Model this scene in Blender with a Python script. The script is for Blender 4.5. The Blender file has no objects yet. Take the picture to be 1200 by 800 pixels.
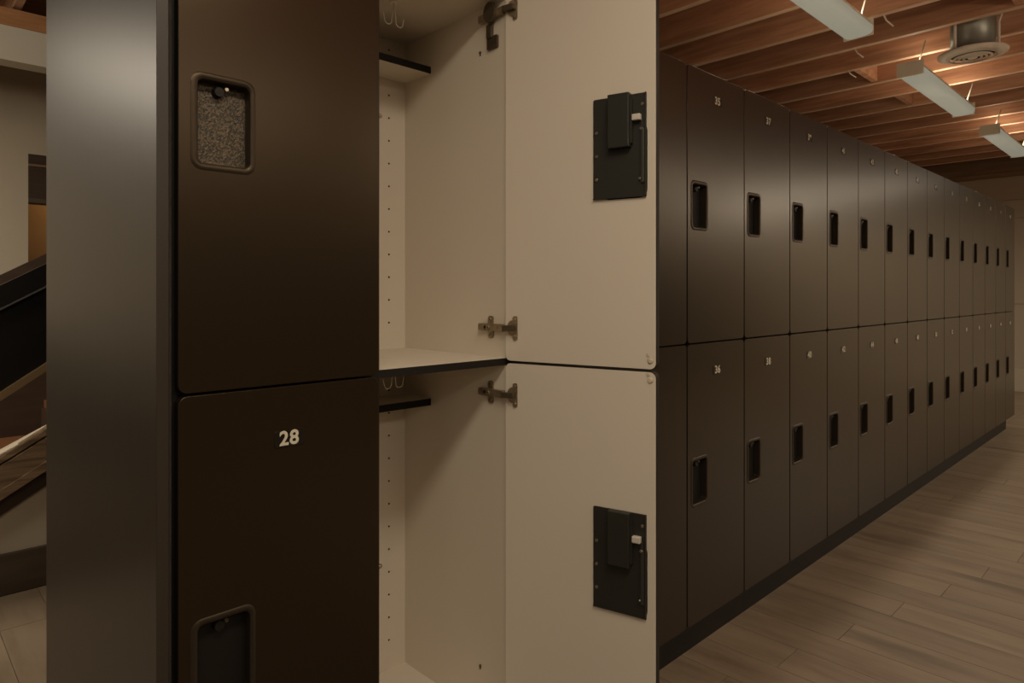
import bpy, bmesh, math, random
from mathutils import Vector, Matrix
random.seed(7)
R = math.radians
COL = bpy.context.scene.collection
SC = bpy.context.scene

# ------------------------------------------------------------------ camera, world, exposure
CAMZ = 1.155
ct, st = math.cos(R(46.08)), math.sin(R(46.08))          # view direction in plan
cam_d = bpy.data.cameras.new('camera'); cam = bpy.data.objects.new('camera', cam_d); COL.objects.link(cam)
cam.location = (0, 0, CAMZ); cam.rotation_euler = (R(90), 0, R(-43.92))
cam_d.sensor_width = 36; cam_d.lens = 779 / 1200 * 36; cam_d.shift_y = -58 / 1200
cam_d.clip_start = 0.02; cam_d.clip_end = 60
SC.camera = cam
w = bpy.data.worlds.new('world'); SC.world = w; w.use_nodes = True
bgn = w.node_tree.nodes['Background']; bgn.inputs[0].default_value = (1, .86, .68, 1); bgn.inputs[1].default_value = 0.02
SC.view_settings.view_transform = 'Standard'; SC.view_settings.look = 'None'
SC.view_settings.gamma = 1; SC.view_settings.exposure = -0.07; SC.view_settings.use_curve_mapping = False

def lamp(name, kind, loc, power, color, size=None, size_y=None, rot=(0, 0, 0), parent=None, spot=None):
    d = bpy.data.lights.new(name, kind); d.energy = power; d.color = color
    if kind == 'AREA':
        d.shape = 'RECTANGLE'; d.size = size; d.size_y = size_y or size
    elif size is not None:
        d.shadow_soft_size = size
    if spot: d.spot_size = spot; d.spot_blend = 1.0
    o = bpy.data.objects.new(name, d); COL.objects.link(o); o.location = loc; o.rotation_euler = rot
    if parent: o.parent = parent
    return o
WARM = (1, .87, .68)
# lights outside the frame: strip lamps along the opposite side, the rest added fill
for lx, lp in ((-1.2, 14), (1.2, 22), (3.6, 30), (6.0, 28), (8.4, 60)):
    lamp('aisle_lamp_and_fill', 'AREA', (lx, -1.9, 2.33), lp, WARM, 1.7, .28)
lamp('aisle_lamp_and_fill', 'AREA', (0.15, -0.05, 2.37), 21, WARM, 1.3, .3)  # added fill close to the open door, brightest towards its top
lamp('aisle_lamp_and_fill', 'AREA', (8.3, -.9, 2.36), 16, WARM, .3, 1.4)  # added fill that brightens the far wall
lamp('joist_fill_light', 'AREA', (0.6, -1.1, 1.95), 26, (1, .80, .62), 1.5, .3, rot=(R(180), 0, 0))  # added upward fill for the joists, in place of floor bounce
lamp('joist_fill_light', 'AREA', (3.2, -1.3, 1.95), 28, (1, .80, .62), 1.5, .3, rot=(R(180), 0, 0))  # second added joist fill, further along the aisle
lamp('left_fill_light', 'AREA', (-2.45, -1.0, 2.0), 5, WARM, 1.0, .7, rot=(0, R(-90), 0))  # added frontal fill for the open door and locker side wall
lamp('stair_fill_light', 'AREA', (-1.25, 2.3, 2.3), 25, (1, .89, .71), .8, .8, rot=(R(50), 0, 0))  # added fill tilted towards the soffit
lamp('stair_fill_light', 'AREA', (-.9, 3.5, 2.2), 34, (1, .88, .70), .5, .5)  # added fill for the walls around the stair

# ------------------------------------------------------------------ helpers
def tag(o, label=None, cat=None, group=None, kind=None):
    if label: o['label'] = label
    if cat: o['category'] = cat
    if group: o['group'] = group
    if kind: o['kind'] = kind
    return o
def empty(name, loc=(0, 0, 0), rz=0, parent=None):
    o = bpy.data.objects.new(name, None); COL.objects.link(o); o.empty_display_size = .1
    o.location = loc; o.rotation_euler = (0, 0, rz)
    if parent: o.parent = parent
    return o
def obj(name, bm, mats, parent=None, loc=(0, 0, 0), rot=(0, 0, 0), smooth=False):
    if isinstance(bm, bpy.types.Mesh): me = bm
    else:
        bmesh.ops.recalc_face_normals(bm, faces=bm.faces)
        me = bpy.data.meshes.new(name)
        if smooth:
            for f in bm.faces: f.smooth = True
        bm.to_mesh(me); bm.free()
        for m in (mats if isinstance(mats, (list, tuple)) else [mats]): me.materials.append(m)
    o = bpy.data.objects.new(name, me); COL.objects.link(o)
    o.location = loc; o.rotation_euler = rot
    if parent: o.parent = parent
    return o
def box(bm, a, b, mi=0, bev=0.0):
    x0, y0, z0 = a; x1, y1, z1 = b
    x0, x1 = min(x0, x1), max(x0, x1); y0, y1 = min(y0, y1), max(y0, y1); z0, z1 = min(z0, z1), max(z0, z1)
    t = bmesh.new()
    v = [t.verts.new(p) for p in ((x0,y0,z0),(x1,y0,z0),(x1,y1,z0),(x0,y1,z0),(x0,y0,z1),(x1,y0,z1),(x1,y1,z1),(x0,y1,z1))]
    for q in ((0,3,2,1),(4,5,6,7),(0,1,5,4),(1,2,6,5),(2,3,7,6),(3,0,4,7)): t.faces.new([v[i] for i in q])
    if bev: bmesh.ops.bevel(t, geom=t.edges[:], offset=bev, segments=2, affect='EDGES', profile=.6)
    merge(bm, t, mi); t.free()
def merge(bm, t, mi=0, M=None):
    mp = {}
    for v in t.verts: mp[v] = bm.verts.new((M @ v.co) if M else v.co)
    for f in t.faces:
        try: nf = bm.faces.new([mp[v] for v in f.verts])
        except ValueError: continue
        nf.material_index = mi; nf.smooth = f.smooth
def bxo(name, a, b, mat, parent=None, bev=0.0, loc=(0, 0, 0), rot=(0, 0, 0)):
    bm = bmesh.new(); box(bm, a, b, 0, bev); return obj(name, bm, mat, parent, loc, rot)
def cyl(bm, p0, p1, r0, r1=None, n=16, mi=0, caps=True):
    p0, p1 = Vector(p0), Vector(p1); r1 = r0 if r1 is None else r1
    d = (p1 - p0).normalized(); u = d.orthogonal().normalized(); v = d.cross(u)
    A = [bm.verts.new(p0 + r0 * (math.cos(2*math.pi*i/n) * u + math.sin(2*math.pi*i/n) * v)) for i in range(n)]
    B = [bm.verts.new(p1 + r1 * (math.cos(2*math.pi*i/n) * u + math.sin(2*math.pi*i/n) * v)) for i in range(n)]
    for i in range(n):
        f = bm.faces.new((A[i], A[(i+1) % n], B[(i+1) % n], B[i])); f.material_index = mi; f.smooth = True
    if caps:
        for L in (A, B): f = bm.faces.new(L); f.material_index = mi
def tube(bm, pts, r, n=8):
    pts = [Vector(p) for p in pts]; rings = []
    for i, p in enumerate(pts):
        d = (pts[min(i+1, len(pts)-1)] - pts[max(i-1, 0)]).normalized()
        u = d.cross(Vector((.3, .9, .2))).normalized(); v = d.cross(u)
        rings.append([bm.verts.new(p + r * (math.cos(2*math.pi*k/n) * u + math.sin(2*math.pi*k/n) * v)) for k in range(n)])
    for a, b in zip(rings, rings[1:]):
        for k in range(n):
            f = bm.faces.new((a[k], a[(k+1) % n], b[(k+1) % n], b[k])); f.smooth = True
    bm.faces.new(rings[0]); bm.faces.new(rings[-1])
def rrect(x0, x1, z0, z1, r, seg=5):
    P = []
    for cx, cz, a0 in ((x1-r, z1-r, 0), (x0+r, z1-r, 90), (x0+r, z0+r, 180), (x1-r, z0+r, 270)):
        for k in range(seg + 1):
            a = R(a0 + 90 * k / seg); P.append((cx + r*math.cos(a), cz + r*math.sin(a)))
    return P
def loop(bm, P, y): return [bm.verts.new((x, y, z)) for x, z in P]
def bridge(bm, A, B, mi=0, smooth=False):
    n = len(A)
    for i in range(n):
        f = bm.faces.new((A[i], A[(i+1) % n], B[(i+1) % n], B[i])); f.material_index = mi; f.smooth = smooth
def plate(bm, P, y0, y1, mi=0, chamf=0.0):                    # a prism whose outline P lies in XZ
    if chamf:
        cx = sum(p[0] for p in P)/len(P); cz = sum(p[1] for p in P)/len(P)
        hx = max(abs(p[0]-cx) for p in P); hz = max(abs(p[1]-cz) for p in P)
        Q = [(cx+(x-cx)*(1-chamf/hx), cz+(z-cz)*(1-chamf/hz)) for x, z in P]
        s = 1 if y1 > y0 else -1
        A = loop(bm, P, y0); B = loop(bm, P, y1 - s*chamf); C = loop(bm, Q, y1)
        bridge(bm, A, B, mi); bridge(bm, B, C, mi, True)
        f = bm.faces.new(A); f.material_index = mi; f = bm.faces.new(C); f.material_index = mi
    else:
        A = loop(bm, P, y0); B = loop(bm, P, y1); bridge(bm, A, B, mi)
        for L in (A, B): f = bm.faces.new(L); f.material_index = mi

# ------------------------------------------------------------------ materials
def mat(name, col, rough=.5, metal=0, spec=.5, emit=None, es=0, noise=None, bump=None, coat=0):
    m = bpy.data.materials.new(name); m.use_nodes = True; nt = m.node_tree; b = nt.nodes['Principled BSDF']
    b.inputs['Base Color'].default_value = (*col, 1); b.inputs['Roughness'].default_value = rough
    b.inputs['Metallic'].default_value = metal; b.inputs['Specular IOR Level'].default_value = spec
    b.inputs['Coat Weight'].default_value = coat
    if name in ('black_laminate', 'handle_cup'): b.inputs['Specular Tint'].default_value = (1, .74, .50, 1)
    if emit: b.inputs['Emission Color'].default_value = (*emit, 1); b.inputs['Emission Strength'].default_value = es
    if noise:                                                # (other colour, scale xyz, lo, hi)
        c2, sc, lo, hi = noise
        tc = nt.nodes.new('ShaderNodeTexCoord'); mp = nt.nodes.new('ShaderNodeMapping'); mp.inputs['Scale'].default_value = sc
        nz = nt.nodes.new('ShaderNodeTexNoise'); nz.inputs['Scale'].default_value = 1; nz.inputs['Detail'].default_value = 6
        cr = nt.nodes.new('ShaderNodeValToRGB'); cr.color_ramp.elements[0].position = lo; cr.color_ramp.elements[1].position = hi
        cr.color_ramp.elements[0].color = (*c2, 1); cr.color_ramp.elements[1].color = (*col, 1)
        nt.links.new(tc.outputs['Object'], mp.inputs[0]); nt.links.new(mp.outputs[0], nz.inputs[0])
        nt.links.new(nz.outputs['Fac'], cr.inputs[0]); nt.links.new(cr.outputs[0], b.inputs['Base Color'])
    if bump:
        sc, strg, dist = bump
        tc = nt.nodes.new('ShaderNodeTexCoord'); mp = nt.nodes.new('ShaderNodeMapping'); mp.inputs['Scale'].default_value = sc
        nz = nt.nodes.new('ShaderNodeTexNoise'); nz.inputs['Scale'].default_value = 1; nz.inputs['Detail'].default_value = 4
        bp = nt.nodes.new('ShaderNodeBump'); bp.inputs['Strength'].default_value = strg; bp.inputs['Distance'].default_value = dist
        nt.links.new(tc.outputs['Object'], mp.inputs[0]); nt.links.new(mp.outputs[0], nz.inputs[0])
        nt.links.new(nz.outputs['Fac'], bp.inputs['Height']); nt.links.new(bp.outputs[0], b.inputs['Normal'])
    return m
BLACK = mat('black_laminate', (.015, .0105, .006), .28, spec=.5, bump=((500, 500, 500), .12, .0004))
BEDGE = mat('black_edge', (.009, .007, .005), .55, spec=.3)
PANEL = mat('end_panel_laminate', (.040, .031, .023), .40, spec=.42, noise=((.033, .026, .019), (60, 60, .8), .35, .7))
WHITE = mat('white_melamine', (.70, .635, .535), .45, spec=.4)
WEDGE = mat('white_edge', (.75, .68, .56), .5)
CUP = mat('handle_cup', (.022, .018, .013), .38)
CUPD = mat('handle_cup_floor', (.010, .008, .006), .6, spec=.25)
CUPF = mat('cup_floor_glints', (.13, .09, .045), .34, noise=((.03, .022, .013), (260, 260, 260), .45, .6), bump=((420, 420, 420), .9, .002))  # bright speckled reflection painted into the cup floor colour
NUMB = mat('number_ink', (.62, .58, .46), .6)
TAGM = mat('number_tag', (.012, .010, .008), .22)
LOCKB = mat('lock_black', (.020, .020, .015), .5)
LOCKR = mat('lock_rod', (.05, .05, .043), .4, metal=.3)
STEEL = mat('steel', (.42, .38, .30), .34, metal=.9)
NICK = mat('hinge_nickel', (.46, .39, .28), .42, metal=.85, noise=((.32, .26, .18), (90, 90, 90), .35, .7))
DARKM = mat('dark_metal', (.12, .095, .065), .4, metal=.7)
LATCH = mat('latch_plastic', (.62, .58, .50), .4)
HOLE = mat('hole_dark', (.012, .008, .005), .9)
WIRE = mat('pale_wire', (.8, .74, .62), .4)
RUBB = mat('clear_bumper', (.58, .50, .38), .15)
GALV = mat('galvanised_duct', (.30, .30, .26), .38, metal=.6)
VENT = mat('vent_enamel', (.78, .70, .60), .5)
VDARK = mat('vent_throat', (.015, .015, .012), .8)
FIXT = mat('fixture_enamel', (.74, .72, .60), .5)
LENS = mat('lit_lens', (.3, .3, .25), .5, emit=(1.0, 1.0, .80), es=.19)
BASEW = mat('far_baseboard_paint', (.55, .47, .36), .55)
WALLW = mat('painted_wall', (.50, .42, .32), .75, bump=((60, 60, 60), .2, .001))
WALLS = mat('stair_wall_paint', (.50, .43, .33), .75, bump=((60, 60, 60), .2, .001))
LEDG = mat('ledger_wood', (.30, .18, .11), .7, noise=((.20, .12, .07), (30, 2, 30), .3, .7))
SOFF = mat('white_soffit', (.74, .71, .60), .7)
WARMW = mat('warm_wall', (.62, .42, .22), .8)
BBD = mat('stained_baseboard', (.075, .052, .033), .5, noise=((.05, .034, .02), (3, 40, 40), .3, .7))
GUARD = mat('black_guard', (.007, .006, .005), .35)
CHROM = mat('thin_trim', (.22, .21, .19), .3, metal=.6)
STRW = mat('rustic_stringer', (.26, .17, .095), .7, noise=((.12, .075, .04), (3, 30, 60), .35, .65), bump=((6, 60, 120), .5, .004))
STRD = mat('dark_stair_wood', (.055, .028, .013), .6, noise=((.03, .015, .008), (3, 30, 30), .3, .7))
TREAD = mat('tread_wood', (.16, .065, .025), .5)
RAILW = mat('pale_rail_wood', (.20, .13, .06), .5)

def wood(name, c1, c2, c3, sc, rough=.6, obj_rand=.25, knots=True):
    """grain running along object Y, colour varied per object"""
    m = bpy.data.materials.new(name); m.use_nodes = True; nt = m.node_tree; b = nt.nodes['Principled BSDF']
    N = nt.nodes.new; L = nt.links.new
    tc = N('ShaderNodeTexCoord'); oi = N('ShaderNodeObjectInfo'); mp = N('ShaderNodeMapping'); mp.inputs['Scale'].default_value = sc
    L(tc.outputs['Object'], mp.inputs[0])
    mu = N('ShaderNodeMath'); mu.operation = 'MULTIPLY'; mu.inputs[1].default_value = 50; L(oi.outputs['Random'], mu.inputs[0])
    cx = N('ShaderNodeCombineXYZ'); L(mu.outputs[0], cx.inputs[0]); L(mu.outputs[0], cx.inputs[1]); L(mu.outputs[0], cx.inputs[2])
    va = N('ShaderNodeVectorMath'); va.operation = 'ADD'; L(mp.outputs[0], va.inputs[0]); L(cx.outputs[0], va.inputs[1])
    nz = N('ShaderNodeTexNoise'); nz.inputs['Scale'].default_value = 1; nz.inputs['Detail'].default_value = 7; nz.inputs['Roughness'].default_value = .62
    L(va.outputs[0], nz.inputs[0])
    cr = N('ShaderNodeValToRGB'); e = cr.color_ramp.elements
    e[0].position = .30; e[0].color = (*c2, 1); e[1].position = .68; e[1].color = (*c1, 1)
    x = e.new(.48); x.color = (*c3, 1)
    L(nz.outputs['Fac'], cr.inputs[0])
    hs = N('ShaderNodeHueSaturation'); ma = N('ShaderNodeMapRange')
    ma.inputs['To Min'].default_value = 1 - obj_rand; ma.inputs['To Max'].default_value = 1 + obj_rand
    L(oi.outputs['Random'], ma.inputs['Value']); L(ma.outputs[0], hs.inputs['Value']); L(cr.outputs[0], hs.inputs['Color'])
    out = hs.outputs[0]
    if knots:
        nk = N('ShaderNodeTexNoise'); nk.inputs['Scale'].default_value = .35; nk.inputs['Detail'].default_value = 3; L(va.outputs[0], nk.inputs[0])
        ck = N('ShaderNodeValToRGB'); ck.color_ramp.elements[0].position = .60; ck.color_ramp.elements[1].position = .72
        ck.color_ramp.elements[0].color = (0, 0, 0, 1); ck.color_ramp.elements[1].color = (.55, .55, .55, 1); L(nk.outputs['Fac'], ck.inputs[0])
        mx = N('ShaderNodeMix'); mx.data_type = 'RGBA'; L(ck.outputs[0], mx.inputs[0]); L(out, mx.inputs[6]); mx.inputs[7].default_value = (*[v*.45 for v in c2], 1)
        out = mx.outputs[2]
    L(out, b.inputs['Base Color']); b.inputs['Roughness'].default_value = rough
    bp = N('ShaderNodeBump'); bp.inputs['Strength'].default_value = .25; bp.inputs['Distance'].default_value = .0015
    L(nz.outputs['Fac'], bp.inputs['Height']); L(bp.outputs[0], b.inputs['Normal'])
    return m
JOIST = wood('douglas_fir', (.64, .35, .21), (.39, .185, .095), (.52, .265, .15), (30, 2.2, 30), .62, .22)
LITEDGE = wood('lit_joist_edge', (.74, .52, .36), (.55, .36, .23), (.66, .45, .30), (30, 2.2, 30), .6, .12)  # joist undersides: bounced light painted in as paler wood
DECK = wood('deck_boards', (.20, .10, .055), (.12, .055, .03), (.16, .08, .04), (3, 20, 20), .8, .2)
PLANK = wood('oak_look_plank', (.27, .205, .14), (.18, .125, .082), (.235, .175, .118), (16, 2.2, 16), .45, .08)
GROUT = mat('plank_joint', (.10, .07, .045), .8)
HEADW = wood('header_beam_wood', (.60, .30, .13), (.34, .16, .065), (.46, .23, .10), (2.5, 20, 20), .6, .1)

# ------------------------------------------------------------------ setting: floor, walls, ceiling
X0, X1, Y0, Y1 = -2.6, 9.6, -2.6, 5.0
CEIL = CAMZ + 1.44                                            # underside of the joists
DECKZ = CEIL + .235
fl = bxo('floor', (X0, Y0, -.05), (X1, Y1, -.004), GROUT); tag(fl, kind='structure')
pw, pl = .152, 1.22
pm = {}
def plank(x, y0, y1):
    L_ = round(y1 - y0, 2)
    if L_ < .05: return
    if L_ not in pm:
        bm = bmesh.new(); box(bm, (0, 0, -.004), (pw - .0018, L_ - .0018, 0), 0, 0)
        t = obj('plank', bm, PLANK, fl); pm[L_] = t.data; t.location = (x, y0, 0)
    else:
        obj('plank', pm[L_], None, fl, loc=(x, y0, 0))
i = 0; x = 1.40
while x < X1 - .01:                                          # aisle in view
    off = (i * .47) % 1.0 * pl
    ys = [Y0 + .0]; y = Y0 + off if off > .1 else Y0 + pl
    while y < 1.19: ys.append(y); y += pl
    ys.append(1.19)
    for a, b in zip(ys, ys[1:]): plank(x, round(a, 2), round(b, 2))
    if x > 6.98: plank(x, 1.19, 2.0 + off * .4); plank(x, round(2.0 + off * .4, 2), 3.1)
    x += pw; i += 1
x = -.75
while x < .75:                                                # floor seen past the end panel
    off = (i * .47) % 1.0 * pl; ya = 1.9 if x < .12 else 2.02; y = min(ya + off, 3.16)
    plank(x, ya, round(y, 2)); plank(x, round(y, 2), 3.16) if y < 3.1 else None
    x += pw; i += 1

bf = bxo('wall_far', (X1, Y0, 0), (X1 + .1, Y1, DECKZ), WALLW); tag(bf, kind='structure')
for z0, z1, t in ((.275, 1.012, .012), (1.018, 2.012, .012), (2.018, 2.222, .026), (2.228, 2.50, .012)):
    bxo('wall_panel', (X1 - t, Y0, z0), (X1, Y1, z1), WALLW, bf, .002)
b = bxo('baseboard_far', (X1 - .03, Y0, 0), (X1, Y1, .272), BASEW, None, .004); tag(b, kind='structure')
b = bxo('wall_right', (X0, Y0 - .1, 0), (X1 + .1, Y0, DECKZ), WALLS); tag(b, kind='structure')
b = bxo('opposite_dark_slab', (X0, Y0, 0), (X1, Y0 + .03, 1.86), BBD); tag(b, kind='structure')  # unseen dark slab for the lockers opposite, shapes the door reflections
b = bxo('wall_left', (X0 - .1, Y0, 0), (X0, Y1, DECKZ), WALLW); tag(b, kind='structure')

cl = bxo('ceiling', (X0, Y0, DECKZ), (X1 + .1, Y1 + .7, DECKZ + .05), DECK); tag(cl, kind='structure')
jm = None
k = -12
while True:
    xj = 3.378 + .4067 * k
    if xj > 9.0: break
    if xj > X0:
        if jm is None:
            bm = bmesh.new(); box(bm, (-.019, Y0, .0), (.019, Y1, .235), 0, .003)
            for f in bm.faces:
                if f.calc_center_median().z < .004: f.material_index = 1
            o = obj('joist', bm, [JOIST, LITEDGE], cl, (xj, 0, CEIL)); jm = o.data
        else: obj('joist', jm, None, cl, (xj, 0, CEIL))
    k += 1
bxo('ledger_beam', (9.28, Y0, CEIL - .09), (X1, Y1, DECKZ), LEDG, cl, .004)
# short blocking boards between some joists
for xk, yb in ((3.378 + .4067 * 1, .62), (3.378 + .4067 * 3, 1.55), (3.378 + .4067 * 5, 1.55), (3.378 + .4067 * 6, .2)):
    bxo('blocking', (xk + .02, yb, CEIL + .01), (xk + .3867, yb + .038, DECKZ), JOIST, cl, .002)

# ------------------------------------------------------------------ locker bank
W = .37; D = 1.108; NX = lambda n: (n + 4.921) * W
ZT, ZS, ZB = CAMZ + .709, CAMZ - .1625, CAMZ - 1.045          # top, seam, bottom of the doors
DT = .019; DW = .3645; DEP = .41; SB = .012; HB = .008
CY = D + .021                                                 # front edges of the bodies
Hs = {'upper': (ZS + .002, ZT), 'lower': (ZB, ZS - .002)}

def body_mesh(lev):
    z0, z1 = (ZS, ZT - .006) if lev == 'upper' else (ZB, ZS)
    bm = bmesh.new(); h = z1 - z0
    e = .0012                                                 # the edging: a black band on the front
    tb = HB if lev == 'lower' else .016
    box(bm, (0, e, 0), (SB, DEP, h), 0); box(bm, (W - SB, e, 0), (W, DEP, h), 0)
    box(bm, (SB, e, 0), (W - SB, DEP, HB if lev == 'upper' else .016), 0)
    box(bm, (SB, e, h - tb), (W - SB, DEP, h), 0)
    box(bm, (0, DEP, 0), (W, DEP + .006, h), 0)
    box(bm, (0, 0, 0), (SB, e, h), 1); box(bm, (W - SB, 0, 0), (W, e, h), 1)
    box(bm, (SB, 0, 0), (W - SB, e, HB if lev == 'upper' else .016), 1)
    box(bm, (SB, 0, h - tb), (W - SB, e, h), 2 if lev == 'upper' else 1)
    bmesh.ops.recalc_face_normals(bm, faces=bm.faces)
    me = bpy.data.meshes.new('body'); bm.to_mesh(me); bm.free()
    for m in (WHITE, BEDGE, WEDGE): me.materials.append(m)
    return me, z0
CUPX = (DW - .121, DW - .019)                                 # along the door from the hinge
def cupz(h): return (h - .513, h - .358)
def door_mesh(h):
    # local: origin on the hinge line of the inner face, leaf towards -X, outer face at -Y
    bm = bmesh.new(); e = .0011
    P = rrect(-DW, 0, 0, h, .014); Q = rrect(-DW + e, -e, e, h - e, .0132)
    z0, z1 = cupz(h); H = rrect(-CUPX[1], -CUPX[0], z0, z1, .017)
    A = loop(bm, Q, -DT); B = loop(bm, P, -DT + e); C = loop(bm, P, -.0015); Dl = loop(bm, Q, 0)
    Hf = loop(bm, H, -DT); Hb = loop(bm, H, 0)
    bridge(bm, A, B, 0, True); bridge(bm, B, C, 2); bridge(bm, C, Dl, 0); bridge(bm, A, Hf, 0); bridge(bm, Dl, Hb, 1); bridge(bm, Hf, Hb, 0)
    bmesh.ops.recalc_face_normals(bm, faces=bm.faces)
    me = bpy.data.meshes.new('door'); bm.to_mesh(me); bm.free()
    me.materials.append(BLACK); me.materials.append(WHITE); me.materials.append(BEDGE); return me
def cup_mesh(h):
    z0, z1 = cupz(h); x0, x1 = -CUPX[1], -CUPX[0]
    bm = bmesh.new()
    R0 = rrect(x0 - .001, x1 + .001, z0 - .001, z1 + .001, .018); R1 = rrect(x0 + .002, x1 - .002, z0 + .002, z1 - .002, .016)
    R2 = rrect(x0 + .009, x1 - .007, z0 + .009, z1 - .009, .011); R3 = rrect(x0 + .0105, x1 - .0085, z0 + .0105, z1 - .0105, .0095)
    a = loop(bm, R0, -DT - .0003); b = loop(bm, R1, -DT - .0022); c = loop(bm, R2, -DT - .0012); d = loop(bm, R3, -DT + .001); e = loop(bm, R3, .0010)
    bridge(bm, a, b, 0, True); bridge(bm, b, c, 0, True); bridge(bm, c, d, 0, True); bridge(bm, d, e, 0)
    f = bm.faces.new(e); f.material_index = 1
    return bm
def button_mesh(h):                                           # the lock button at the head of the cup
    z0, z1 = cupz(h); x = (-CUPX[1] - CUPX[0]) / 2 - .004
    bm = bmesh.new(); cyl(bm, (x, .0005, z1 - .024), (x, -.012, z1 - .024), .0085, .0075, 16, 0)
    cyl(bm, (x + .011, .0, z1 - .018), (x + .011, -.0135, z1 - .018), .0035, .003, 10, 1)
    return bm
def text_mesh(s):
    c = bpy.data.curves.new('number', 'FONT'); c.body = s; c.size = .0345; c.align_x = 'CENTER'; c.align_y = 'CENTER'
    c.extrude = .0002; c.offset = .0009; c.space_character = 1.08
    o = bpy.data.objects.new('tmp', c); COL.objects.link(o); bpy.context.view_layer.update()
    me = bpy.data.meshes.new_from_object(o.evaluated_get(bpy.context.evaluated_depsgraph_get()))
    bpy.data.objects.remove(o); me.materials.clear(); me.materials.append(NUMB); return me
BODY = {l: body_mesh(l) for l in Hs}
DOOR, CUPM, BUTM, TAGME = {}, {}, {}, {}

def lock_parts(dr, h):
    """the lock seen on the inner face of an open door; inner face looks to +Y in door space"""
    X = lambda t: -t
    zt = h - .296; zb = zt - .215
    bm = bmesh.new(); plate(bm, rrect(-.344, -.225, zb, zt, .003, 2), .0005, .0035, 0, .0008)
    for a, b_ in (((-.344, .0005, zb), (-.342, .0065, zt)), ((-.344, .0005, zb), (-.225, .0055, zb + .0015))): box(bm, a, b_)
    obj('lock_plate', bm, LOCKB, dr)['label'] = 'black lock plate'
    bm = bmesh.new(); box(bm, (-.3125, .003, zt - .112), (-.2650, .0215, zt + .001), 0, .002)
    box(bm, (-.3165, .003, zt - .104), (-.3125, .013, zt - .012))
    obj('lock_housing', bm, LOCKB, dr)
    bm = bmesh.new(); box(bm, (-.3345, .004, zt - .058), (-.3165, .016, zt - .045), 0, .002)
    obj('latch', bm, LATCH, dr)['label'] = 'small white latch'
    bm = bmesh.new(); box(bm, (-.3405, .0035, zt - .187), (-.3325, .0075, zt - .072), 0, .002)
    box(bm, (-.3385, .0035, zt - .072), (-.3345, .0085, zt - .058))
    obj('lock_rod', bm, LOCKR, dr)
    scr = [(-.233, zt - .073), (-.233, zt - .123), (-.233, zt - .173), (-.336, zt - .024), (-.3345, zt - .075), (-.331, zt - .178)]
    for k, (sx, sz) in enumerate(scr):
        r = .0040 if k < 5 else .0028
        bm = bmesh.new(); cyl(bm, (sx, .0035, sz), (sx, .0060 if k < 4 else .009, sz), r, r * .75, 12, 0)
        box(bm, (sx - r*.55, .0059 if k < 4 else .0089, sz - .0004), (sx + r*.55, .0062 if k < 4 else .0092, sz + .0004))
        obj('screw', bm, STEEL, dr)
def hinge(lk, dr, zl, zd, big=False):
    """zl: height in locker space, zd: in door space"""
    x = W - SB; y = .052
    # mounting plate on the side wall: cross with two screws
    bm = bmesh.new()
    def yz(P, x0, x1, mi=0):
        A = [bm.verts.new((x0, a, b_)) for a, b_ in P]; B = [bm.verts.new((x1, a, b_)) for a, b_ in P]
        for q in range(len(P)):
            f = bm.faces.new((A[q], A[(q+1) % len(P)], B[(q+1) % len(P)], B[q])); f.material_index = mi
        for L_ in (A, B): f = bm.faces.new(L_); f.material_index = mi
    yz(rrect(y - .009, y + .009, zl - .027, zl + .027, .006, 3), x, x - .0035)
    for s in (-1, 1):
        cyl(bm, (x - .003, y, zl + s * .019), (x - .0058, y, zl + s * .019), .0048, .004, 12, 0)
        cyl(bm, (x - .0057, y, zl + s * .019), (x - .0060, y, zl + s * .019), .0018, .0018, 8, 1)
    obj('mounting_plate', bm, [NICK, HOLE], lk)
    bm = bmesh.new()
    yz(rrect(.001, .086, zl - .0085, zl + .0085, .002, 2), x - .003, x - .0125)
    yz(rrect(.066, .084, zl - .0065, zl + .0065, .002, 2), x - .0125, x - .0145)
    cyl(bm, (x - .0125, .050, zl), (x - .0145, .050, zl), .0048, .0040, 12, 0)
    cyl(bm, (x - .0144, .050, zl), (x - .0148, .050, zl), .0018, .0018, 8, 1)
    cyl(bm, (x - .0125, .062, zl), (x - .0130, .062, zl), .0045, .0045, 10, 1)
    obj('hinge_arm', bm, [NICK, HOLE], lk)
    if big:                                                   # the damper clipped on the top hinge
        bm = bmesh.new()
        yz([(.040 + .019*math.cos(a), zl + .004 + .024*math.sin(a)) for a in [2*math.pi*q/16 for q in range(16)]], x - .012, x - .020)
        yz(rrect(.044, .060, zl - .052, zl - .02, .002, 2), x, x - .010)
        yz(rrect(.026, .062, zl - .078, zl - .048, .003, 2), x, x - .006)
        box(bm, (x - .0068, .028, zl - .068), (x - .006, .060, zl - .066)); box(bm, (x - .0068, .028, zl - .060), (x - .006, .060, zl - .058))
        obj('hinge_damper', bm, DARKM, lk)
    # cup flange on the door and the dark knuckle
    bm = bmesh.new()
    plate(bm, rrect(-.034, -.0215, zd - .028, zd + .028, .005, 3), .0005, .0028)
    plate(bm, [(-.020 + .013*math.cos(a), zd + .018*math.sin(a)) for a in [2*math.pi*q/20 for q in range(20)]], .0005, .0032)
    for s in (-1, 1): cyl(bm, (-.0275, .0026, zd + s*.020), (-.0275, .0050, zd + s*.020), .0042, .0034, 12)
    obj('hinge_cup', bm, NICK, dr)
    bm = bmesh.new(); box(bm, (-.030, .003, zd - .0065), (.001, .015, zd + .0065), 0, .0025)
    obj('hinge_knuckle', bm, DARKM, dr)

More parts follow.
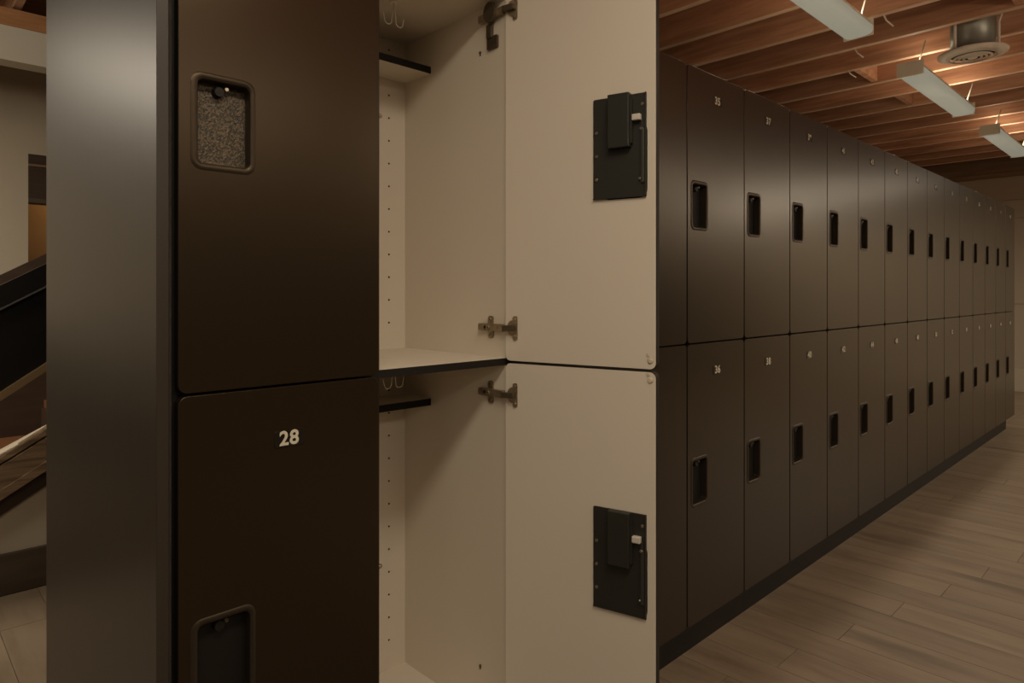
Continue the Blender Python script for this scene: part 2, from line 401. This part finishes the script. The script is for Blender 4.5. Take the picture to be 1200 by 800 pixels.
def ordin(n): return ['first', 'second', 'third', 'fourth', 'fifth', 'sixth', 'seventh', 'eighth', 'ninth', 'tenth', 'eleventh', 'twelfth', 'thirteenth', 'fourteenth'][n]
for n in range(-4, 14):
    for lev in ('upper', 'lower'):
        num = 35 + 2 * n + (lev == 'lower')
        z0, z1 = Hs[lev]; h = round(z1 - z0, 4)
        me, bz = BODY[lev]
        is_open = n == -3
        lk = empty('locker', (NX(n), CY, bz))
        row = 'upper' if lev == 'upper' else 'lower'
        if is_open: lb = f'open {row} locker, white inside, beside locker {num-2}, its door swung out'
        elif n < -3: lb = ('black upper locker 27 at the near left, large recessed handle' if lev == 'upper' else 'black lower locker numbered 28 at the near left')
        elif n in (-2, -1): lb = f'black {row} locker numbered {num}, {"mostly " if n == -1 else ""}hidden behind the open white door'
        elif n == 13: lb = f'black {row} locker numbered {num}, last at the far end of the row'
        else: lb = f'black {row} locker numbered {num}, {ordin(n)} column past the open white door'
        tag(lk, lb, 'locker', 'numbered lockers of the long black bank')
        obj('carcass', me, None, lk)
        if h not in DOOR: DOOR[h] = door_mesh(h)
        if is_open:
            dr = obj('door', DOOR[h], None, lk, (1.0652 - NX(n), 0, z0 - bz), (0, 0, R(105)))
            dr['label'] = 'open door, black outside and white inside'
        else:
            dr = obj('door', DOOR[h], None, lk, (W - .00225, D + DT - CY, z0 - bz))
        if n == -4 and lev == 'upper':
            obj('handle_recess', cup_mesh(h), [CUP, CUPF], dr)['label'] = 'recessed handle with a speckled reflection painted on its floor'
            obj('lock_button', button_mesh(h), [BEDGE, STEEL], dr)
        elif h not in CUPM:
            o = obj('handle_recess', cup_mesh(h), [CUP, CUPD], dr); CUPM[h] = o.data
            o = obj('lock_button', button_mesh(h), [BEDGE, DARKM], dr); BUTM[h] = o.data
        else: obj('handle_recess', CUPM[h], None, dr); obj('lock_button', BUTM[h], None, dr)
        zn = h - (.091 if lev == 'lower' else .083)
        if h not in TAGME:
            bm = bmesh.new(); P = rrect(-DW/2 - .0275, -DW/2 + .0275, zn - .0150, zn + .0150, .005, 4)
            plate(bm, P, -DT, -DT - .0012, 0, .0005); o = obj('number_tag', bm, TAGM, dr); TAGME[h] = o.data
        else: obj('number_tag', TAGME[h], None, dr)
        obj('number', text_mesh(str(num)), None, dr, (-DW/2 - .001, -DT - .0014, zn), (R(90), 0, 0))
        if is_open:
            lock_parts(dr, h)
            ztop, zbot = (z1 - bz, z0 - bz)
            hi = zbot + (.077 if lev == 'upper' else .075); 
            zs_ = [(CAMZ + .657 - bz, True), (CAMZ - .0837 - bz, False)] if lev == 'upper' else [(CAMZ - .2387 - bz, False), (.186 - bz, False)]
            for zz, big in zs_: hinge(lk, dr, zz, zz + bz - z0, big)
            # door bumper pads
            for zc in ((.018,) if lev == 'upper' else (h - .018,)):
                bm = bmesh.new(); cyl(bm, (-DW + .013, 0, zc), (-DW + .013, .003, zc), .0065, .004, 14); cyl(bm, (-DW + .018, 0, zc + .012), (-DW + .018, .002, zc + .012), .004, .003, 12)
                obj('bumper', bm, RUBB, dr)
            # shelf at the back with a black front edge
            zc = (CAMZ + .5878 if lev == 'upper' else CAMZ - .2915) - bz
            sy = 1.4203 - CY
            sh = bxo('shelf', (SB, sy + .0015, zc - .009), (W - SB, DEP, zc + .009), WHITE, lk)
            bxo('shelf_edge', (SB, sy, zc - .009), (W - SB, sy + .0015, zc + .009), BEDGE, sh)['label'] = 'black shelf edging'
            # column of peg holes
            bm = bmesh.new(); hx = 1.0156 - NX(n)
            zz = (.6594 if lev == 'upper' else -.2675) + CAMZ - bz
            lo = HB + .03
            while zz > lo:
                if abs(zz - zc) > .012:
                    for q in (hx, W - hx): cyl(bm, (q, DEP - .0004, zz), (q, DEP - .0009, zz), .0028, .0028, 8)
                zz -= .0619
            o = obj('peg_holes', bm, HOLE, lk); o['kind'] = 'stuff'
            # screw hole in the side wall
            bm = bmesh.new(); zz = (.5827 if lev == 'upper' else -.911) + CAMZ - bz
            cyl(bm, (W - SB, 1.221 - CY, zz), (W - SB - .0025, 1.221 - CY, zz), .0040, .0030, 10, 0)
            cyl(bm, (W - SB, 1.221 - CY, zz - .006), (W - SB - .001, 1.221 - CY, zz - .006), .0025, .0025, 8, 0)
            obj('side_screw', bm, DARKM, lk)
            # double wire hook under the locker's ceiling
            topz = (ZT - .006 - .016 if lev == 'upper' else ZS - HB) - bz
            hx, hy = .89 - NX(n), 1.328 - CY
            bm = bmesh.new()
            for s in (-1, 1):
                pts = [(hx, hy, topz)] + [(hx + s*.004, hy, topz - .030), (hx + s*.006, hy, topz - .045)]
                for q in range(9):
                    a = R(-180 + 22.5*q*1.0)
                    pts.append((hx + s*(.006 + .010 + .010*math.cos(a)), hy, topz - .047 + .010*math.sin(a)))
                pts.append((hx + s*.029, hy, topz - .034))
                tube(bm, pts, .0013, 6)
            cyl(bm, (hx, hy, topz), (hx, hy, topz - .003), .011, .009, 14)
            obj('coat_hook', bm, WIRE, lk)
            # strike of the lock on the left side wall
            zk = (CAMZ + .352 if lev == 'upper' else CAMZ - .548) - bz
            bm = bmesh.new(); box(bm, (SB, .004, zk - .014), (SB + .002, .024, zk + .014)); cyl(bm, (SB + .002, .012, zk), (SB + .012, .012, zk), .006, .004, 12)
            obj('strike', bm, STEEL, lk)

# ends and base of the bank
ep = bxo('end_panel', (0, 0, 0), (.0175, .89, ZT + .036), PANEL, None, .0012, loc=(NX(-4) - .0275, D + .0005, 0))
tag(ep, 'tall plain dark brown end panel closing the near end of the locker bank', 'panel')
pl_ = bxo('locker_plinth', (NX(-4), D + .042, 0), (NX(14) - .10, D + .89, ZB - .001), BEDGE); tag(pl_, 'low black recessed plinth under the whole locker bank', 'plinth')
bp_ = bxo('end_panel', (NX(14) + .001, CY, ZB), (NX(14) + .017, D + .89, ZT - .006), BEDGE, None, .001)
tag(bp_, 'black end panel closing the far end of the locker bank', 'panel')
bk = bxo('back_panel', (NX(-4), D + .872, ZB), (NX(14), D + .888, ZT - .006), BEDGE); tag(bk, 'long black back panel behind the locker bank', 'panel')

# ------------------------------------------------------------------ ceiling lights
def strip_light(x0, label, Y=1.17, Hh=1.25, ln=1.25):
    t = empty('strip_light', (x0, Y, CAMZ + Hh)); tag(t, label, 'ceiling light', 'fluorescent strip lights in line above the lockers')
    bm = bmesh.new()
    P = [(-.045, .078), (.045, .078), (.056, .03), (-.056, .03)]             # trapezoid housing
    A = [bm.verts.new((0, a, b_)) for a, b_ in P]; B = [bm.verts.new((ln, a, b_)) for a, b_ in P]
    for q in range(4): bm.faces.new((A[q], A[(q+1) % 4], B[(q+1) % 4], B[q]))
    bm.faces.new(A); bm.faces.new(B); o = obj('housing', bm, FIXT, t, (.006, 0, 0)); o.scale = ((ln - .012) / ln, .98, .98)
    bm = bmesh.new(); P = [(.069*math.copysign(abs(math.cos(R(a)))**.5, math.cos(R(a))), .035 - .040*math.sin(R(a))**.6) for a in range(0, 181, 15)]
    A = [bm.verts.new((.012, a, b_)) for a, b_ in P]; B = [bm.verts.new((ln - .012, a, b_)) for a, b_ in P]
    for q in range(len(P)-1): f = bm.faces.new((A[q], A[q+1], B[q+1], B[q])); f.smooth = True
    bm.faces.new(A); bm.faces.new(B); obj('lens', bm, LENS, t)
    for xe in (0, ln - .012):
        bxo('end_cap', (xe, -.069, -.006), (xe + .012, .069, .078), FIXT, t, .004)
    for xe in (.06, ln - .06):
        bm = bmesh.new(); tube(bm, [(xe, -.03, .078), (xe - .02, -.07, .192)], .004, 6)
        obj('hanger', bm, FIXT, t)
    lamp('strip_uplight', 'AREA', (ln/2, 0, .082), UP, (1, .80, .58), ln * .95, .08, rot=(R(180), 0, 0), parent=t)
    for q in range(3):
        lamp('strip_tube', 'SPOT', (ln * (q + .5) / 3, 0, -.02), DN, WARM, .02, parent=t, spot=R(165))
    return t
UP = 2.5; DN = 9.0
xs0 = 4.31; pitch = 2.07
names = ['long fluorescent strip light nearest the camera, cut by the top edge', 'middle long fluorescent strip light beside the round air vent', 'farthest long fluorescent strip light, cut by the right edge']
for q in range(3): strip_light(xs0 + (q - 1) * pitch, names[q])

# ------------------------------------------------------------------ round air vent under its duct
t = empty('air_vent', (4.38, .88, CAMZ + 1.30)); t.scale = (.82, .82, 1); tag(t, 'round pale ceiling air vent with concentric rings under a grey duct', 'air vent')
bm = bmesh.new(); cyl(bm, (0, 0, .02), (0, 0, .37), .13, .13, 32, 0); obj('duct', bm, GALV, t)
def ring(bm, ri, ro, zi, zo, th, n=40):
    for (r, z) in (): pass
    L4 = [(ri, zi), (ro, zo), (ro, zo + th), (ri, zi + th)]
    V = [[bm.verts.new((r*math.cos(2*math.pi*a/n), r*math.sin(2*math.pi*a/n), z)) for a in range(n)] for r, z in L4]
    for q in range(4):
        for a in range(n):
            f = bm.faces.new((V[q][a], V[q][(a+1) % n], V[(q+1) % 4][(a+1) % n], V[(q+1) % 4][a])); f.smooth = True
bm = bmesh.new(); ring(bm, .132, .200, -.006, .012, .008); obj('flange', bm, VENT, t)
for ri in (.100, .072, .045):
    bm = bmesh.new(); ring(bm, ri, ri + .013, -.012, -.008, .004); obj('vent_ring', bm, VENT, t)
bm = bmesh.new(); cyl(bm, (0, 0, -.010), (0, 0, 0), .026, .034, 24); obj('vent_cone', bm, VENT, t)
bm = bmesh.new(); cyl(bm, (0, 0, .014), (0, 0, .018), .131, .131, 32); obj('throat', bm, VDARK, t)
for a in (R(150), R(270)):
    bm = bmesh.new(); x_, y_ = .145*math.cos(a), .145*math.sin(a)
    tube(bm, [(x_, y_, .008), (x_, y_, .16), (x_*1.15, y_*1.15, .22)], .009, 8); obj('vent_bracket', bm, VENT, t)
# bent fixing nails / wires left hanging in the joists
for (xx, yy, dz, lab) in ((4.20, 1.43, .05, 'thin pale wire end hanging from a joist between the lights'), (4.58, 1.60, .045, 'thin pale bent wire under a joist left of the middle light'), (3.79, 1.15, .06, 'short pale wire under a joist by the nearest light')):
    bm = bmesh.new(); tube(bm, [(0, 0, .0), (.012, -.01, -dz*.5), (.04, -.035, -dz)], .004, 6)
    o = obj('wire_stub', bm, WIRE, None, (xx, yy, CEIL + .002)); tag(o, lab, 'wire')

# ------------------------------------------------------------------ left background: stair and room beyond
YS = 3.16; K = YS / 3.09
def zz(v): return CAMZ + v * K
def ramp(name, x0, x1, zx, za, zb, y0, y1, m, parent, sl):
    """sloped board between heights za..zb (at x = zx), slope sl"""
    bm = bmesh.new(); V = []
    for y in (y0, y1):
        for x, zc in ((x0, za), (x1, za), (x1, zb), (x0, zb)): V.append(bm.verts.new((x, y, zc + (x - zx) * sl)))
    for q in ((0,1,2,3),(7,6,5,4),(0,4,5,1),(1,5,6,2),(2,6,7,3),(3,7,4,0)): bm.faces.new([V[i] for i in q])
    return obj(name, bm, m, parent)
sc_ = empty('staircase', (.35, YS, 0)); tag(sc_, 'wooden staircase with black solid guard rising behind the locker end panel', 'staircase')
ox = .35; sl = .60
xa, xb = -1.30, 1.9; zx = 0.0
ramp('guard_panel', xa, xb, zx, zz(-.375) , zz(.022), .03, .045, GUARD, sc_, sl)
ramp('guard_cap', xa, xb, zx, zz(-.058), zz(.024), 0, .03, GUARD, sc_, sl)
ramp('guard_trim', xa, xb, zx, zz(-.068), zz(-.060), -.004, .03, CHROM, sc_, sl)
ramp('lower_rail', xa, xb, zx, zz(-.405), zz(-.375), 0, .05, RAILW, sc_, .70)
ramp('stringer', xa, xb, zx, zz(-.725), zz(-.640), -.03, .02, STRW, sc_, sl)
ramp('stringer_cap', xa, xb, zx, zz(-.632), zz(-.612), -.02, .05, STRW, sc_, sl)
ramp('stringer_lip', xa, xb, zx, zz(-.760), zz(-.725), -.045, .02, STRW, sc_, sl)
ramp('skirt_board', xa, xb, zx, zz(-.830), zz(-.760), 0, .02, STRD, sc_, sl)
ramp('back_board', xa, xb, zx, zz(-1.25), zz(.02), .93, .96, STRD, sc_, sl)
for q in range(-3, 7):                                        # treads and risers behind the stringer
    tx = q * .28; tz = zz(-.72) + tx * sl
    if tz < .1: continue
    bxo('tread', (tx, .055, tz - .02), (tx + .30, .93, tz + .02), TREAD, sc_, .004)
    bxo('riser', (tx + .27, .06, tz + .02), (tx + .285, .93, tz + .148), STRD, sc_, .002)
# wall under the stair
bm = bmesh.new(); V = []
for y in (YS + .022, YS + .10):
    for x, z in ((X0, 0), (2.3, 0), (2.3, zz(-.78) + 1.95*sl), (-.7, zz(-.78) - 1.05*sl), (X0, zz(-.78) - 1.05*sl)): V.append(bm.verts.new((x, y, max(z, 0))))
bm.faces.new(V[:5]); bm.faces.new(V[5:][::-1])
for q in range(5): bm.faces.new((V[q], V[(q+1) % 5], V[5 + (q+1) % 5], V[5 + q]))
o = obj('wall_stair', bm, WALLS); tag(o, kind='structure')
b = bxo('baseboard_stair', (X0, YS + .002, 0), (2.3, YS + .022, .155), BBD, None, .002); tag(b, kind='structure')
# back wall with a doorway into a warmly lit room
YB = Y1
def Xat(px, Y):
    r = (px - 600) / 779; z = Y / (st - r * ct); return z * (ct + r * st), z
xl, zl_ = Xat(33, YB); ztop = CAMZ + (342 - 180) / 779 * zl_
bm = bmesh.new()
box(bm, (X0, YB, 0), (xl, YB + .12, DECKZ)); box(bm, (xl, YB, ztop), (xl + .85, YB + .12, DECKZ)); box(bm, (xl + .85, YB, 0), (X1, YB + .12, DECKZ))
o = obj('wall_back', bm, WALLS); tag(o, kind='structure')
dx = xl; D2 = empty('door_1', (xl, YB, 0)); D2['kind'] = 'structure'
bxo('door_head', (0, .0, ztop - .27), (.85, .10, ztop - .002), STRD, D2, .002)
bxo('head_strip', (0, -.012, ztop - .075), (.85, .0, ztop - .062), RAILW, D2)
bxo('transom', (0, -.006, ztop - .30), (.85, .10, ztop - .27), BBD, D2, .002)
b = bxo('wall_beyond', (xl - .6, YB + .7, 0), (xl + 1.6, YB + .75, DECKZ), WARMW); tag(b, kind='structure')
b = bxo('wall_beyond_side', (xl - .65, YB + .12, 0), (xl - .6, YB + .75, DECKZ), WARMW); tag(b, kind='structure')
b = bxo('wall_beyond_end', (xl + 1.6, YB + .12, 0), (xl + 1.65, YB + .75, DECKZ), WARMW); tag(b, kind='structure')
lamp('beyond_lamp', 'POINT', (xl + .5, YB + .42, 1.9), 2.2, (1, .66, .34), .06)
# header beam and white soffit in front of the back wall
YH = 4.15
b = bxo('trim_1', (X0, YH, CAMZ + 1.335), (X1 - .4, YH + .09, CAMZ + 1.425), HEADW, None, .004); tag(b, kind='structure')
b = bxo('trim_2', (X0, YH - .005, CAMZ + 1.16), (X1 - .4, YH + .12, CAMZ + 1.333), SOFF, None, .002); tag(b, kind='structure')
